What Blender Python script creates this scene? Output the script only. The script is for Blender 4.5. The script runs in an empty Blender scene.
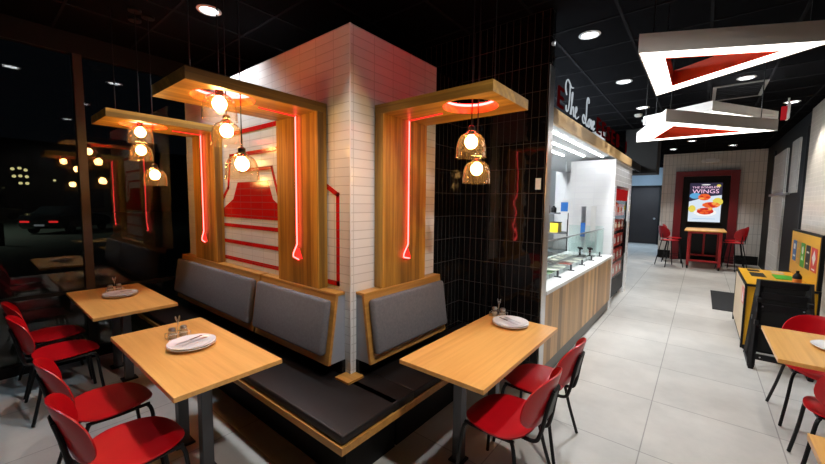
import bpy, bmesh, math, random
from mathutils import Vector, Matrix
random.seed(7)
PI = math.pi
scn = bpy.context.scene
COL = scn.collection

# ------------------------------------------------------------------ render look
scn.view_settings.view_transform = 'Standard'
scn.view_settings.look = 'None'
scn.view_settings.gamma = 1.0
scn.view_settings.use_curve_mapping = False
scn.view_settings.exposure = 0.0
try:
    scn.cycles.use_denoising = True
    scn.cycles.max_bounces = 10
    scn.cycles.transparent_max_bounces = 24
    scn.cycles.sample_clamp_indirect = 6.0
    scn.cycles.caustics_reflective = False
    scn.cycles.caustics_refractive = False
except Exception:
    pass

# ------------------------------------------------------------------ materials
def newmat(name):
    m = bpy.data.materials.new(name); m.use_nodes = True
    nt = m.node_tree; nt.nodes.clear()
    out = nt.nodes.new('ShaderNodeOutputMaterial')
    return m, nt, out

def setin(node, key, val):
    if key in node.inputs: node.inputs[key].default_value = val

def bsdf(nt, out, col=(.5, .5, .5), rough=.5, metal=0., spec=.5, coat=0.):
    b = nt.nodes.new('ShaderNodeBsdfPrincipled')
    b.inputs['Base Color'].default_value = (*col, 1)
    b.inputs['Roughness'].default_value = rough
    b.inputs['Metallic'].default_value = metal
    setin(b, 'Specular IOR Level', spec); setin(b, 'Coat Weight', coat); setin(b, 'Coat Roughness', .08)
    nt.links.new(b.outputs[0], out.inputs[0])
    return b

def flat(name, col, rough=.5, metal=0., spec=.5, coat=0., var=.06, vscale=9., bump=0.):
    m, nt, out = newmat(name)
    b = bsdf(nt, out, col, rough, metal, spec, coat)
    tc = nt.nodes.new('ShaderNodeTexCoord'); n = nt.nodes.new('ShaderNodeTexNoise')
    n.inputs['Scale'].default_value = vscale; n.inputs['Detail'].default_value = 4
    nt.links.new(tc.outputs['Object'], n.inputs['Vector'])
    mx = nt.nodes.new('ShaderNodeMixRGB')
    mx.inputs[1].default_value = (*[max(0, c*(1-var)) for c in col], 1)
    mx.inputs[2].default_value = (*[min(1, c*(1+var)) for c in col], 1)
    nt.links.new(n.outputs['Fac'], mx.inputs[0]); nt.links.new(mx.outputs[0], b.inputs['Base Color'])
    if bump:
        bp = nt.nodes.new('ShaderNodeBump'); bp.inputs['Strength'].default_value = bump
        bp.inputs['Distance'].default_value = .004
        n2 = nt.nodes.new('ShaderNodeTexNoise'); n2.inputs['Scale'].default_value = vscale*18
        nt.links.new(tc.outputs['Object'], n2.inputs['Vector'])
        nt.links.new(n2.outputs['Fac'], bp.inputs['Height']); nt.links.new(bp.outputs[0], b.inputs['Normal'])
    return m

def emit(name, col, strength):
    m, nt, out = newmat(name)
    e = nt.nodes.new('ShaderNodeEmission'); e.inputs[0].default_value = (*col, 1); e.inputs[1].default_value = strength
    nt.links.new(e.outputs[0], out.inputs[0])
    return m

def wood(name, c1, c2, axis='Z', rough=.38, plank=None, fine=1.0):
    """grain runs along axis; plank = width of staves that differ in tone"""
    m, nt, out = newmat(name)
    b = bsdf(nt, out, c1, rough)
    tc = nt.nodes.new('ShaderNodeTexCoord'); mp = nt.nodes.new('ShaderNodeMapping')
    s = {'X': (1.2, 26, 26), 'Y': (26, 1.2, 26), 'Z': (26, 26, 1.2)}[axis]
    mp.inputs['Scale'].default_value = tuple(v*fine for v in s)
    nt.links.new(tc.outputs['Object'], mp.inputs[0])
    n = nt.nodes.new('ShaderNodeTexNoise'); n.inputs['Scale'].default_value = 1.0
    n.inputs['Detail'].default_value = 6; n.inputs['Roughness'].default_value = .62
    setin(n, 'Distortion', .5)
    nt.links.new(mp.outputs[0], n.inputs['Vector'])
    r = nt.nodes.new('ShaderNodeValToRGB')
    r.color_ramp.elements[0].position = .3; r.color_ramp.elements[0].color = (*c2, 1)
    r.color_ramp.elements[1].position = .68; r.color_ramp.elements[1].color = (*c1, 1)
    nt.links.new(n.outputs['Fac'], r.inputs[0])
    last = r.outputs[0]
    if plank:
        sx = nt.nodes.new('ShaderNodeSeparateXYZ'); nt.links.new(tc.outputs['Object'], sx.inputs[0])
        ad = nt.nodes.new('ShaderNodeMath'); ad.operation = 'ADD'
        o = [k for k in 'XYZ' if k != axis]
        nt.links.new(sx.outputs[o[0]], ad.inputs[0]); nt.links.new(sx.outputs[o[1]], ad.inputs[1])
        dv = nt.nodes.new('ShaderNodeMath'); dv.operation = 'DIVIDE'; dv.inputs[1].default_value = plank
        nt.links.new(ad.outputs[0], dv.inputs[0])
        fl = nt.nodes.new('ShaderNodeMath'); fl.operation = 'FLOOR'; nt.links.new(dv.outputs[0], fl.inputs[0])
        wn = nt.nodes.new('ShaderNodeTexWhiteNoise'); wn.noise_dimensions = '1D'
        nt.links.new(fl.outputs[0], wn.inputs['W'])
        hs = nt.nodes.new('ShaderNodeMixRGB'); hs.blend_type = 'MULTIPLY'
        hs.inputs[0].default_value = .8
        rr = nt.nodes.new('ShaderNodeValToRGB')
        rr.color_ramp.elements[0].color = (.34, .30, .26, 1); rr.color_ramp.elements[1].color = (1.15, 1.15, 1.15, 1)
        nt.links.new(wn.outputs['Value'], rr.inputs[0])
        nt.links.new(last, hs.inputs[1]); nt.links.new(rr.outputs[0], hs.inputs[2]); last = hs.outputs[0]
    nt.links.new(last, b.inputs['Base Color'])
    return m

def tiles(name, c1, c2, mortar, w, h, msize, rough=.12, mode='wall', off=(0, 0), tilt=.0, spec=.5, cloud=0., msmooth=.1):
    """stack-bond tiles; u = x + y (an axis-aligned wall) or x, v = z or y"""
    m, nt, out = newmat(name)
    b = bsdf(nt, out, c1, rough, spec=spec)
    tc = nt.nodes.new('ShaderNodeTexCoord'); sx = nt.nodes.new('ShaderNodeSeparateXYZ')
    nt.links.new(tc.outputs['Object'], sx.inputs[0])
    cb = nt.nodes.new('ShaderNodeCombineXYZ')
    if mode == 'wall':
        ad = nt.nodes.new('ShaderNodeMath'); ad.operation = 'ADD'
        nt.links.new(sx.outputs['X'], ad.inputs[0]); nt.links.new(sx.outputs['Y'], ad.inputs[1])
        nt.links.new(ad.outputs[0], cb.inputs[0]); nt.links.new(sx.outputs['Z'], cb.inputs[1])
    else:
        nt.links.new(sx.outputs['X'], cb.inputs[0]); nt.links.new(sx.outputs['Y'], cb.inputs[1])
    mp = nt.nodes.new('ShaderNodeMapping'); mp.inputs['Location'].default_value = (-off[0], -off[1], 0)
    nt.links.new(cb.outputs[0], mp.inputs[0])
    br = nt.nodes.new('ShaderNodeTexBrick'); br.offset = 0; br.squash = 1
    br.inputs['Scale'].default_value = 1; br.inputs['Brick Width'].default_value = w; br.inputs['Row Height'].default_value = h
    br.inputs['Mortar Size'].default_value = msize; br.inputs['Mortar Smooth'].default_value = msmooth
    br.inputs['Bias'].default_value = 0
    br.inputs['Color1'].default_value = (*c1, 1); br.inputs['Color2'].default_value = (*c2, 1); br.inputs['Mortar'].default_value = (*mortar, 1)
    nt.links.new(mp.outputs[0], br.inputs['Vector'])
    col = br.outputs['Color']
    if cloud:
        n = nt.nodes.new('ShaderNodeTexNoise'); n.inputs['Scale'].default_value = 2.2; n.inputs['Detail'].default_value = 8
        n.inputs['Roughness'].default_value = .65
        nt.links.new(tc.outputs['Object'], n.inputs['Vector'])
        r = nt.nodes.new('ShaderNodeValToRGB')
        r.color_ramp.elements[0].position = .3; r.color_ramp.elements[0].color = (1-cloud, 1-cloud, 1-cloud, 1)
        r.color_ramp.elements[1].position = .7; r.color_ramp.elements[1].color = (1, 1, 1, 1)
        nt.links.new(n.outputs['Fac'], r.inputs[0])
        mx = nt.nodes.new('ShaderNodeMixRGB'); mx.blend_type = 'MULTIPLY'; mx.inputs[0].default_value = 1
        nt.links.new(col, mx.inputs[1]); nt.links.new(r.outputs[0], mx.inputs[2]); col = mx.outputs[0]
    nt.links.new(col, b.inputs['Base Color'])
    bp = nt.nodes.new('ShaderNodeBump'); bp.invert = True; bp.inputs['Strength'].default_value = .5; bp.inputs['Distance'].default_value = .003
    nt.links.new(br.outputs['Fac'], bp.inputs['Height'])
    nrm = bp.outputs[0]
    if tilt:
        n2 = nt.nodes.new('ShaderNodeTexNoise'); n2.inputs['Scale'].default_value = 7.; n2.inputs['Detail'].default_value = 1
        nt.links.new(tc.outputs['Object'], n2.inputs['Vector'])
        b2 = nt.nodes.new('ShaderNodeBump'); b2.inputs['Strength'].default_value = tilt; b2.inputs['Distance'].default_value = .02
        nt.links.new(n2.outputs['Fac'], b2.inputs['Height']); nt.links.new(nrm, b2.inputs['Normal']); nrm = b2.outputs[0]
    nt.links.new(nrm, b.inputs['Normal'])
    rg = nt.nodes.new('ShaderNodeMapRange'); rg.inputs['To Min'].default_value = rough; rg.inputs['To Max'].default_value = .8
    nt.links.new(br.outputs['Fac'], rg.inputs['Value']); nt.links.new(rg.outputs[0], b.inputs['Roughness'])
    return m

def pane(name, tint=(1, 1, 1), refl=1.0, ior=1.5, rough=0.0, diffuse=0.0, dcol=(1, 1, 1)):
    """clear sheet: see-through, with the mirror share a sheet of glass has"""
    m, nt, out = newmat(name)
    tr = nt.nodes.new('ShaderNodeBsdfTransparent'); tr.inputs[0].default_value = (*tint, 1)
    gl = nt.nodes.new('ShaderNodeBsdfGlossy'); gl.inputs['Roughness'].default_value = rough
    fr = nt.nodes.new('ShaderNodeFresnel')
    ge = nt.nodes.new('ShaderNodeNewGeometry')      # same mirror share on both faces of the sheet
    mi = nt.nodes.new('ShaderNodeMapRange'); mi.inputs['To Min'].default_value = ior; mi.inputs['To Max'].default_value = 1/ior
    nt.links.new(ge.outputs['Backfacing'], mi.inputs['Value']); nt.links.new(mi.outputs[0], fr.inputs['IOR'])
    ml = nt.nodes.new('ShaderNodeMath'); ml.operation = 'MULTIPLY'; ml.inputs[1].default_value = refl; ml.use_clamp = True
    nt.links.new(fr.outputs[0], ml.inputs[0])
    mx = nt.nodes.new('ShaderNodeMixShader')
    nt.links.new(ml.outputs[0], mx.inputs[0]); nt.links.new(tr.outputs[0], mx.inputs[1]); nt.links.new(gl.outputs[0], mx.inputs[2])
    last = mx.outputs[0]
    if diffuse:
        df = nt.nodes.new('ShaderNodeBsdfDiffuse'); df.inputs[0].default_value = (*dcol, 1)
        m2 = nt.nodes.new('ShaderNodeMixShader'); m2.inputs[0].default_value = diffuse
        nt.links.new(last, m2.inputs[1]); nt.links.new(df.outputs[0], m2.inputs[2]); last = m2.outputs[0]
    nt.links.new(last, out.inputs[0])
    return m

M = dict(
    floor=tiles('floor tile', (.60, .58, .54), (.56, .545, .51), (.36, .35, .33), .785, .835, .004, rough=.36, mode='floor', off=(-.237, 2.83), cloud=.22),
    ceiling=flat('black ceiling tile', (.005, .005, .0055), .9, spec=.0, bump=.3),
    tbar=flat('dark ceiling bar', (.014, .014, .015), .7, spec=.0),
    white_tile=tiles('white stacked tile', (.80, .785, .755), (.74, .725, .70), (.52, .50, .47), .20, .0625, .003, rough=.16, tilt=.12),
    red_tile=tiles('red painted tile', (.62, .012, .010), (.54, .010, .010), (.30, .02, .02), .20, .0625, .003, rough=.16, tilt=.12),
    black_tile=tiles('black glossy tile', (.004, .004, .0045), (.008, .008, .0085), (.045, .042, .04), .0655, .222, .0022, rough=.05, off=(0, .02), tilt=.10),
    kitchen_tile=tiles('kitchen white tile', (.86, .86, .86), (.82, .82, .83), (.76, .76, .78), .30, .10, .004, rough=.15, tilt=.05),
    back_tile=tiles('back wall tile', (.74, .71, .67), (.68, .655, .61), (.44, .42, .40), .10, .30, .006, rough=.2, tilt=.1),
    side_tile=tiles('side wall tile', (.80, .72, .62), (.76, .68, .58), (.55, .48, .40), .20, .075, .003, rough=.18, tilt=.1),
    black=flat('matt black', (.008, .008, .008), .6, spec=.2),
    black_metal=flat('black steel', (.007, .007, .008), .42, spec=.25),
    dark=flat('dark grey', (.022, .022, .024), .6, spec=.25),
    kick=flat('grey kick plate', (.13, .125, .115), .45),
    steel=flat('brushed steel', (.62, .63, .65), .28, 1.0),
    dark_steel=flat('dull steel post', (.11, .115, .125), .42, .8),
    white=flat('white paint', (.80, .80, .80), .45),
    white_metal=flat('white metal housing', (.80, .79, .77), .45),
    solid_white=flat('white worktop', (.86, .86, .84), .25),
    blue_wall=flat('pale blue paint', (.62, .70, .76), .6),
    table=wood('oak table top', (.80, .44, .13), (.66, .33, .085), 'X', .32),
    table_y=wood('oak table top along', (.80, .44, .13), (.66, .33, .085), 'Y', .32),
    edge=wood('oak edge', (.66, .40, .15), (.52, .30, .10), 'X', .4),
    oak_x=wood('oak rail', (.54, .27, .06), (.36, .165, .035), 'X', .4),
    oak_panel=wood('oak panel', (.60, .31, .045), (.25, .11, .014), 'Z', .42, plank=.047),
    oak_canopy=wood('oak canopy', (.58, .32, .055), (.30, .145, .022), 'Y', .42, plank=.047),
    oak_counter=wood('oak counter', (.66, .40, .17), (.50, .28, .105), 'Z', .4, plank=.11),
    oak_beam=wood('oak beam', (.62, .41, .19), (.50, .31, .13), 'Y', .4),
    pale_wood=wood('pale wood', (.70, .55, .36), (.60, .45, .28), 'Z', .4),
    grey_fabric=flat('grey wool fabric', (.165, .165, .178), .95, spec=.15, vscale=60, var=.25, bump=.8),
    side_fabric=flat('pale grey side', (.28, .30, .34), .8, vscale=30),
    black_vinyl=flat('black vinyl', (.009, .007, .007), .46, spec=.3, vscale=14, bump=.25),
    red=flat('red lacquer', (.52, .004, .010), .30, spec=.45),
    red_paint=flat('red paint', (.42, .012, .014), .4),
    alcove_red=flat('alcove crimson', (.17, .006, .012), .45),
    red_liner=flat('red inner liner', (.85, .07, .015), .5),
    porcelain=flat('porcelain', (.88, .88, .90), .14, coat=.4, var=.02),
    shaker_glass=pane('shaker glass', (.97, .95, .9), 1.6, 1.5, .02, .10),
    salt=flat('white salt', (.75, .70, .62), .9),
    shade_glass=pane('amber shade glass', (.99, .965, .92), 1.5, 1.45, .04, .014, (1, .75, .45)),
    window_glass=pane('window glass', (.80, .83, .82), 1.5, 1.5),
    case_glass=pane('counter glass', (.92, .97, .96), .45, 1.4),
    bulb=emit('warm bulb', (1.0, .55, .17), 78.),
    neon=emit('red neon', (1.0, .065, .06), 11.5),
    neon_ring=emit('red neon ring', (1.0, .022, .020), 48.0),
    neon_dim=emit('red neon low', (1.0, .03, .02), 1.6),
    led=emit('white led', (1.0, .94, .84), 5.0),
    led_strip=emit('led strip', (.92, .96, 1.0), 40.0),
    lamp_disc=emit('downlight disc', (.92, .96, 1.0), 9.0),
    soffit=flat('soffit grey', (.42, .45, .48), .5),
    yellow=flat('yellow laminate', (.78, .40, .015), .35),
    green=flat('green plastic', (.05, .42, .02), .4),
    blue=flat('blue sign', (.03, .16, .50), .4),
    tan=flat('tan sign', (.62, .36, .06), .4),
    sign_red=flat('red sign', (.62, .02, .02), .4),
    sign_black=flat('black sign', (.015, .015, .015), .4),
    bright_white=flat('white marking', (.82, .82, .82), .5),
    asphalt=flat('asphalt', (.075, .085, .075), .8, vscale=1.5, var=.3),
    car_paint=flat('dark car paint', (.012, .014, .018), .18, coat=.6),
    silver=flat('silver car paint', (.12, .12, .13), .25, .5),
    glass_dark=flat('dark car glass', (.02, .025, .03), .05),
    tyre=flat('tyre', (.012, .012, .012), .85),
    tail=emit('tail lamp', (1.0, .03, .03), .9),
    plate_lamp=emit('plate lamp', (.9, .95, 1.0), .12),
    globe=emit('yellow globe', (1.0, .84, .36), .9),
    screen_base=emit('screen pale', (.74, .84, .95), .95),
    screen_night=emit('screen night', (.035, .03, .06), 1.),
    screen_pink=emit('screen pink', (1.0, .62, .85), 1.1),
    screen_orange=emit('screen orange', (.85, .13, .03), 1.),
    screen_red=emit('screen red', (.60, .03, .02), 1.),
    screen_amber=emit('screen amber', (.95, .38, .08), 1.),
    screen_yellow=emit('screen yellow', (.80, .66, .10), 1.),
    screen_blue=emit('screen blue', (.12, .40, .70), 1.),
    screen_white=emit('screen white', (.95, .93, .92), 1.),
    sign_white=emit('white neon lettering', (.80, .88, .95), .55),
    sign_red_letter=emit('red lettering', (.50, .01, .012), .06),
    exit_red=emit('exit panel', (.85, .03, .04), .35),
    fridge_red=emit('lit fridge header', (.60, .02, .02), .5),
    fridge_pack=flat('red carton', (.60, .05, .035), .4),
    shop_green=emit('green shop light', (.05, .75, .45), .9),
    shop_white=emit('white shop light', (.9, .8, .8), .7),
    food_a=flat('red topping', (.45, .06, .03), .6, vscale=40, var=.5),
    food_b=flat('green topping', (.10, .22, .05), .6, vscale=40, var=.5),
    food_c=flat('cheese topping', (.82, .78, .66), .6, vscale=40, var=.25),
    food_d=flat('dark topping', (.06, .04, .04), .6, vscale=40, var=.5),
    bin_yellow=flat('yellow bin', (.80, .55, .02), .4),
    mat_black=flat('entrance mat', (.012, .012, .013), .95, bump=.6),
    door=flat('brown black door', (.014, .008, .007), .5),
    orange=flat('orange label', (.8, .22, .03), .4),
)

# ------------------------------------------------------------------ mesh builder
class MB:
    def __init__(s): s.bm = bmesh.new()
    def box(s, x0, x1, y0, y1, z0, z1, bev=0., mat=None, seg=2):
        r = bmesh.ops.create_cube(s.bm, size=1.0)
        mtx = Matrix.Translation(((x0+x1)/2, (y0+y1)/2, (z0+z1)/2)) @ Matrix.Diagonal((x1-x0, y1-y0, z1-z0, 1))
        bmesh.ops.transform(s.bm, matrix=mtx, verts=r['verts'])
        vs = r['verts']
        if bev > 0:
            es = list({e for v in vs for e in v.link_edges})
            o = bmesh.ops.bevel(s.bm, geom=es, offset=bev, segments=seg, profile=.5, affect='EDGES')
            vs = list({v for f in o['faces'] for v in f.verts} | {v for v in vs if v.is_valid})
        if mat is not None: bmesh.ops.transform(s.bm, matrix=mat, verts=[v for v in vs if v.is_valid])
        return s
    def tube(s, pts, r, n=8, closed=False, cap=True):
        pts = [Vector(p) for p in pts]; N = len(pts)
        rs = r if isinstance(r, (list, tuple)) else [r]*N
        rings = []; prev = None
        for i, p in enumerate(pts):
            if closed: t = (pts[(i+1) % N]-pts[i-1])
            else: t = (pts[min(i+1, N-1)]-pts[max(i-1, 0)])
            t.normalize()
            if prev is None:
                a = Vector((0, 0, 1)) if abs(t.z) < .9 else Vector((1, 0, 0))
                u = t.cross(a).normalized()
            else:
                u = prev - t*prev.dot(t)
                u = u.normalized() if u.length > 1e-6 else t.orthogonal().normalized()
            prev = u; w = t.cross(u)
            rings.append([s.bm.verts.new(p+(u*math.cos(2*PI*k/n)+w*math.sin(2*PI*k/n))*rs[i]) for k in range(n)])
        for i in range(N if closed else N-1):
            a, b = rings[i], rings[(i+1) % N]
            for k in range(n): s.bm.faces.new((a[k], a[(k+1) % n], b[(k+1) % n], b[k]))
        if cap and not closed:
            s.bm.faces.new(rings[0][::-1]); s.bm.faces.new(rings[-1])
        return s
    def lathe(s, prof, c=(0, 0, 0), n=24, sx=1., sy=1., mat=None):
        c = Vector(c); rings = []
        for r, z in prof:
            if r < 1e-6: rings.append([s.bm.verts.new(c+Vector((0, 0, z)))])
            else: rings.append([s.bm.verts.new(c+Vector((r*sx*math.cos(2*PI*k/n), r*sy*math.sin(2*PI*k/n), z))) for k in range(n)])
        for a, b in zip(rings, rings[1:]):
            for k in range(n):
                k2 = (k+1) % n
                if len(a) == 1 and len(b) == 1: continue
                if len(a) == 1: s.bm.faces.new((a[0], b[k2], b[k]))
                elif len(b) == 1: s.bm.faces.new((a[k], a[k2], b[0]))
                else: s.bm.faces.new((a[k], a[k2], b[k2], b[k]))
        if mat is not None: bmesh.ops.transform(s.bm, matrix=mat, verts=[v for r in rings for v in r])
        return s
    def prism(s, poly, d0, d1, plane='XY'):
        def P(a, b, d):
            return {'XY': (a, b, d), 'XZ': (a, d, b), 'YZ': (d, a, b)}[plane]
        A = [s.bm.verts.new(P(a, b, d0)) for a, b in poly]; B = [s.bm.verts.new(P(a, b, d1)) for a, b in poly]
        n = len(poly)
        s.bm.faces.new(A[::-1]); s.bm.faces.new(B)
        for i in range(n): s.bm.faces.new((A[i], A[(i+1) % n], B[(i+1) % n], B[i]))
        return s
    def ringprism(s, outer, inner, z0, z1):
        n = len(outer)
        L = [[s.bm.verts.new((x, y, z)) for x, y in p] for p in (outer, inner) for z in (z0, z1)]
        o0, o1, i0, i1 = L
        for i in range(n):
            j = (i+1) % n
            s.bm.faces.new((o0[i], o0[j], o1[j], o1[i])); s.bm.faces.new((i0[j], i0[i], i1[i], i1[j]))
            s.bm.faces.new((o1[i], o1[j], i1[j], i1[i])); s.bm.faces.new((o0[j], o0[i], i0[i], i0[j]))
        return s
    def grid(s, f, nu, nv):
        V = [[s.bm.verts.new(f(i/nu, j/nv)) for j in range(nv+1)] for i in range(nu+1)]
        for i in range(nu):
            for j in range(nv): s.bm.faces.new((V[i][j], V[i+1][j], V[i+1][j+1], V[i][j+1]))
        return s
    def add_mesh(s, me, mtx):
        k = len(s.bm.verts); s.bm.from_mesh(me); s.bm.verts.ensure_lookup_table()
        bmesh.ops.transform(s.bm, matrix=mtx, verts=s.bm.verts[k:])
        return s
    def build(s, name, mat, parent=None, smooth=False, mats=None):
        bmesh.ops.recalc_face_normals(s.bm, faces=s.bm.faces)
        me = bpy.data.meshes.new(name); s.bm.to_mesh(me); s.bm.free()
        me.materials.append(mat)
        if smooth:
            for p in me.polygons: p.use_smooth = True
            try: me.set_sharp_from_angle(angle=math.radians(42))
            except Exception: pass
        o = bpy.data.objects.new(name, me); COL.objects.link(o)
        if parent is not None: o.parent = parent
        return o

def tag(o, label, cat, group=None, kind=None):
    o['label'] = label; o['category'] = cat
    if group: o['group'] = group
    if kind: o['kind'] = kind
    return o
def thing(name, label, cat, loc=(0, 0, 0), rz=0., group=None):
    o = bpy.data.objects.new(name, None); COL.objects.link(o); o.empty_display_size = .1
    o.location = loc; o.rotation_euler = (0, 0, rz)
    return tag(o, label, cat, group)
def struct(o):
    o['kind'] = 'structure'; return o
def dup(root, loc, rz=None, label=None, group=None):
    r = root.copy(); COL.objects.link(r); r.location = loc
    if rz is not None: r.rotation_euler = (0, 0, rz)
    if label: r['label'] = label
    if group: r['group'] = group
    def rec(a, b):
        for ch in list(a.children):
            c = ch.copy(); COL.objects.link(c); c.parent = b; rec(ch, c)
    rec(root, r)
    return r
def smooth_path(pts, per=6, closed=False):
    pts = [Vector(p) for p in pts]; n = len(pts); out = []
    for i in range(n if closed else n-1):
        if closed: p0, p1, p2, p3 = pts[i-1], pts[i], pts[(i+1) % n], pts[(i+2) % n]
        else: p0, p1, p2, p3 = pts[max(i-1, 0)], pts[i], pts[i+1], pts[min(i+2, n-1)]
        for k in range(per):
            t = k/per
            out.append(.5*((2*p1)+(p2-p0)*t+(2*p0-5*p1+4*p2-p3)*t*t+(3*p1-p0-3*p2+p3)*t**3))
    if not closed: out.append(pts[-1])
    return out
def text_mesh(s, size, ext=.004):
    cu = bpy.data.curves.new('t', 'FONT'); cu.body = s; cu.size = size; cu.extrude = ext
    cu.align_x = 'CENTER'; cu.align_y = 'CENTER'; cu.resolution_u = 3
    o = bpy.data.objects.new('t', cu); COL.objects.link(o)
    dg = bpy.context.evaluated_depsgraph_get()
    me = bpy.data.meshes.new_from_object(o.evaluated_get(dg))
    bpy.data.objects.remove(o); bpy.data.curves.remove(cu)
    return me
def lamp(name, kind, loc, energy, col, parent=None, **kw):
    l = bpy.data.lights.new(name, kind); l.energy = energy; l.color = col
    rot = kw.pop('rot', None)
    for k, v in kw.items(): setattr(l, k, v)
    o = bpy.data.objects.new(name, l); COL.objects.link(o); o.location = loc
    if rot: o.rotation_euler = rot
    if parent is not None: o.parent = parent
    return o

# ------------------------------------------------------------------ camera
H = 1.7
yaw, pitch, roll = .677682162, .0815236073, .0120768788
fwd = Vector((-math.sin(yaw)*math.cos(pitch), math.cos(yaw)*math.cos(pitch), -math.sin(pitch)))
rgt = Vector((math.cos(yaw), math.sin(yaw), 0)); up = rgt.cross(fwd)
r2 = rgt*math.cos(roll)+up*math.sin(roll); u2 = -rgt*math.sin(roll)+up*math.cos(roll)
cd = bpy.data.cameras.new('camera'); cd.sensor_width = 36; cd.lens = 358.088/825*36; cd.clip_start = .05; cd.clip_end = 300
cam = bpy.data.objects.new('camera', cd); COL.objects.link(cam)
mm = Matrix((r2, u2, -fwd)).transposed().to_4x4(); mm.translation = (0, 0, H)
cam.matrix_world = mm
scn.camera = cam

# ------------------------------------------------------------------ world: night
w = bpy.data.worlds.new('night'); scn.world = w; w.use_nodes = True
bg = w.node_tree.nodes.get('Background') or w.node_tree.nodes.new('ShaderNodeBackground')
bg.inputs[0].default_value = (.02, .025, .035, 1); bg.inputs[1].default_value = .08

# ------------------------------------------------------------------ setting
CZ = 3.35
XL, XR, YF, YB = -5.03, 1.35, -2.6, 14.3
struct(MB().box(XL-.1, XR+.1, YF, 19.1, -.12, 0).build('floor', M['floor']))
struct(MB().box(XL-.1, XR+.1, YF, 19.1, CZ, CZ+.12).build('ceiling', M['ceiling']))
g = MB()
for i in range(-7, 3):
    x = -.03+.61*i
    if XL < x < XR: g.box(x-.012, x+.012, YF, YB, CZ-.008, CZ-.001)
for j in range(-5, 20):
    y = 3.66+.61*j
    if YF < y < YB: g.box(XL, XR, y-.010, y+.010, CZ-.007, CZ-.001)
struct(g.build('trim_1', M['tbar']))
struct(MB().box(XL-.1, XR+.1, YF-.12, YF, 0, CZ).build('wall_front', M['dark']))

# right side: tiled stretch, then a dark glazed stretch up to the back wall
struct(MB().box(XR, XR+.12, 5.3, 9.0, 0, CZ).build('wall_right', M['side_tile']))
struct(MB().box(XR, XR+.12, YF, 5.3, 0, CZ).build('wall_right_near', M['black']))
rw = struct(MB().box(XR+.02, XR+.12, 9.0, YB, 0, CZ).build('wall_right_recess', M['black']))
MB().box(XR-.02, XR+.02, 10.95, 12.6, 0, 2.95).build('tiled_pier', M['back_tile'], rw)
MB().box(XR-.01, XR+.02, 9.75, 10.45, 1.98, 3.0).build('upper_tile_panel', M['back_tile'], rw)  # pale panel high on the dark stretch
MB().box(XR-.10, XR-.06, 10.3, 12.3, 1.95, 2.0).box(XR-.08, XR+.02, 10.5, 10.54, 1.95, 2.0).box(XR-.08, XR+.02, 12.0, 12.04, 1.95, 2.0).build('rail', M['steel'], rw)
MB().box(XR-.01, XR+.02, 12.75, 12.83, 0, 3.1).box(XR-.01, XR+.02, 9.15, 9.22, 0, 3.1).build('mullion', M['dark'], rw)

# back wall with red alcove, corridor to the left of it
wb = struct(MB().box(-1.06, XR+.1, YB, YB+.15, 0, CZ).build('wall_back', M['back_tile']))
struct(MB().box(-1.06, -.72, YB-.02, YB, 0, .26).box(.86, XR, YB-.02, YB, 0, .26).build('baseboard_back', M['black']))
wc = struct(MB().box(-3.2, -1.06, 19.0, 19.15, 0, CZ).build('wall_corridor', M['blue_wall']))
struct(MB().box(-1.06, -.94, YB+.15, 19.0, 0, CZ).build('wall_corridor_right', M['blue_wall']))
struct(MB().box(-2.95, -2.8, 8.2, 19.0, 0, CZ).build('wall_corridor_left', M['blue_wall']))
d1 = struct(MB().box(-2.5, -1.48, 18.93, 18.99, .02, 2.5, .006).build('door_1', M['door']))
MB().tube([(-1.60, 18.92, 1.13), (-1.60, 18.86, 1.13)], .045, 12).build('knob', M['steel'], d1, True)
MB().box(-2.58, -2.5, 18.9, 19, 0, 2.58).box(-1.48, -1.40, 18.9, 19, 0, 2.58).box(-2.58, -1.4, 18.9, 19, 2.5, 2.58).build('frame', M['black'], d1)

# booth block: white stacked tile, red mural
Yc, Xc = 1.652, -1.88
wcen = struct(MB().box(-4.75, Xc, Yc, 2.645, 0, 2.88).build('wall_centre', M['white_tile']))
struct(MB().box(Xc-.004, Xc+.004, Yc-.004, Yc+.004, .46, 2.88).build('trim_2', M['white_metal']))
ty = Yc-.003
def stripe(mb, pts, wd):
    for (a, b) in zip(pts, pts[1:]):
        a, b = Vector(a), Vector(b); d = (b-a).normalized(); n = Vector((-d.y, d.x))*wd/2
        a2, b2 = a-d*wd*.5, b+d*wd*.5
        mb.prism([tuple(a2+n), tuple(b2+n), tuple(b2-n), tuple(a2-n)], ty, Yc-.0005, 'XZ')
sm = MB()
for z, wd in ((2.345, .04), (1.455, .035), (1.293, .035), (1.123, .035)): stripe(sm, [(-3.84, z), (-2.65, z)], wd)
stripe(sm, [(-3.85, 1.70), (-3.70, 1.83), (-3.64, 2.135), (-2.74, 2.135), (-2.62, 1.70)], .036)
stripe(sm, [(-2.15, 1.82), (-2.012, 1.75), (-2.012, 1.112), (-2.15, 1.112)], .035)
stripe(sm, [(-3.45, 1.985), (-2.88, 1.985), (-2.79, 1.76)], .032)
sm.build('painted_stripe', M['red_tile'], wcen)
MB().prism([(-3.86, 1.535), (-2.64, 1.535), (-2.64, 1.655), (-2.775, 1.665), (-2.87, 1.715), (-2.945, 1.875), (-3.50, 1.875), (-3.60, 1.715), (-3.86, 1.605)], ty, Yc-.0005, 'XZ').build('painted_roof_shape', M['red_tile'], wcen)

# black tiled wall and pier
wbk = struct(MB().box(-4.75, -1.08, 3.19, 3.30, 0, CZ).build('wall_rear', M['black_tile']))
struct(MB().box(-4.76, -1.93, 2.65, 3.19, 0, 2.88).build('wall_rear_return', M['black_tile']))
struct(MB().box(-1.081, -1.072, 3.186, 3.305, 0, 2.89).build('trim_3', M['steel']))  # bright steel stands for lights mirrored in the tiled pier end

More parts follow.
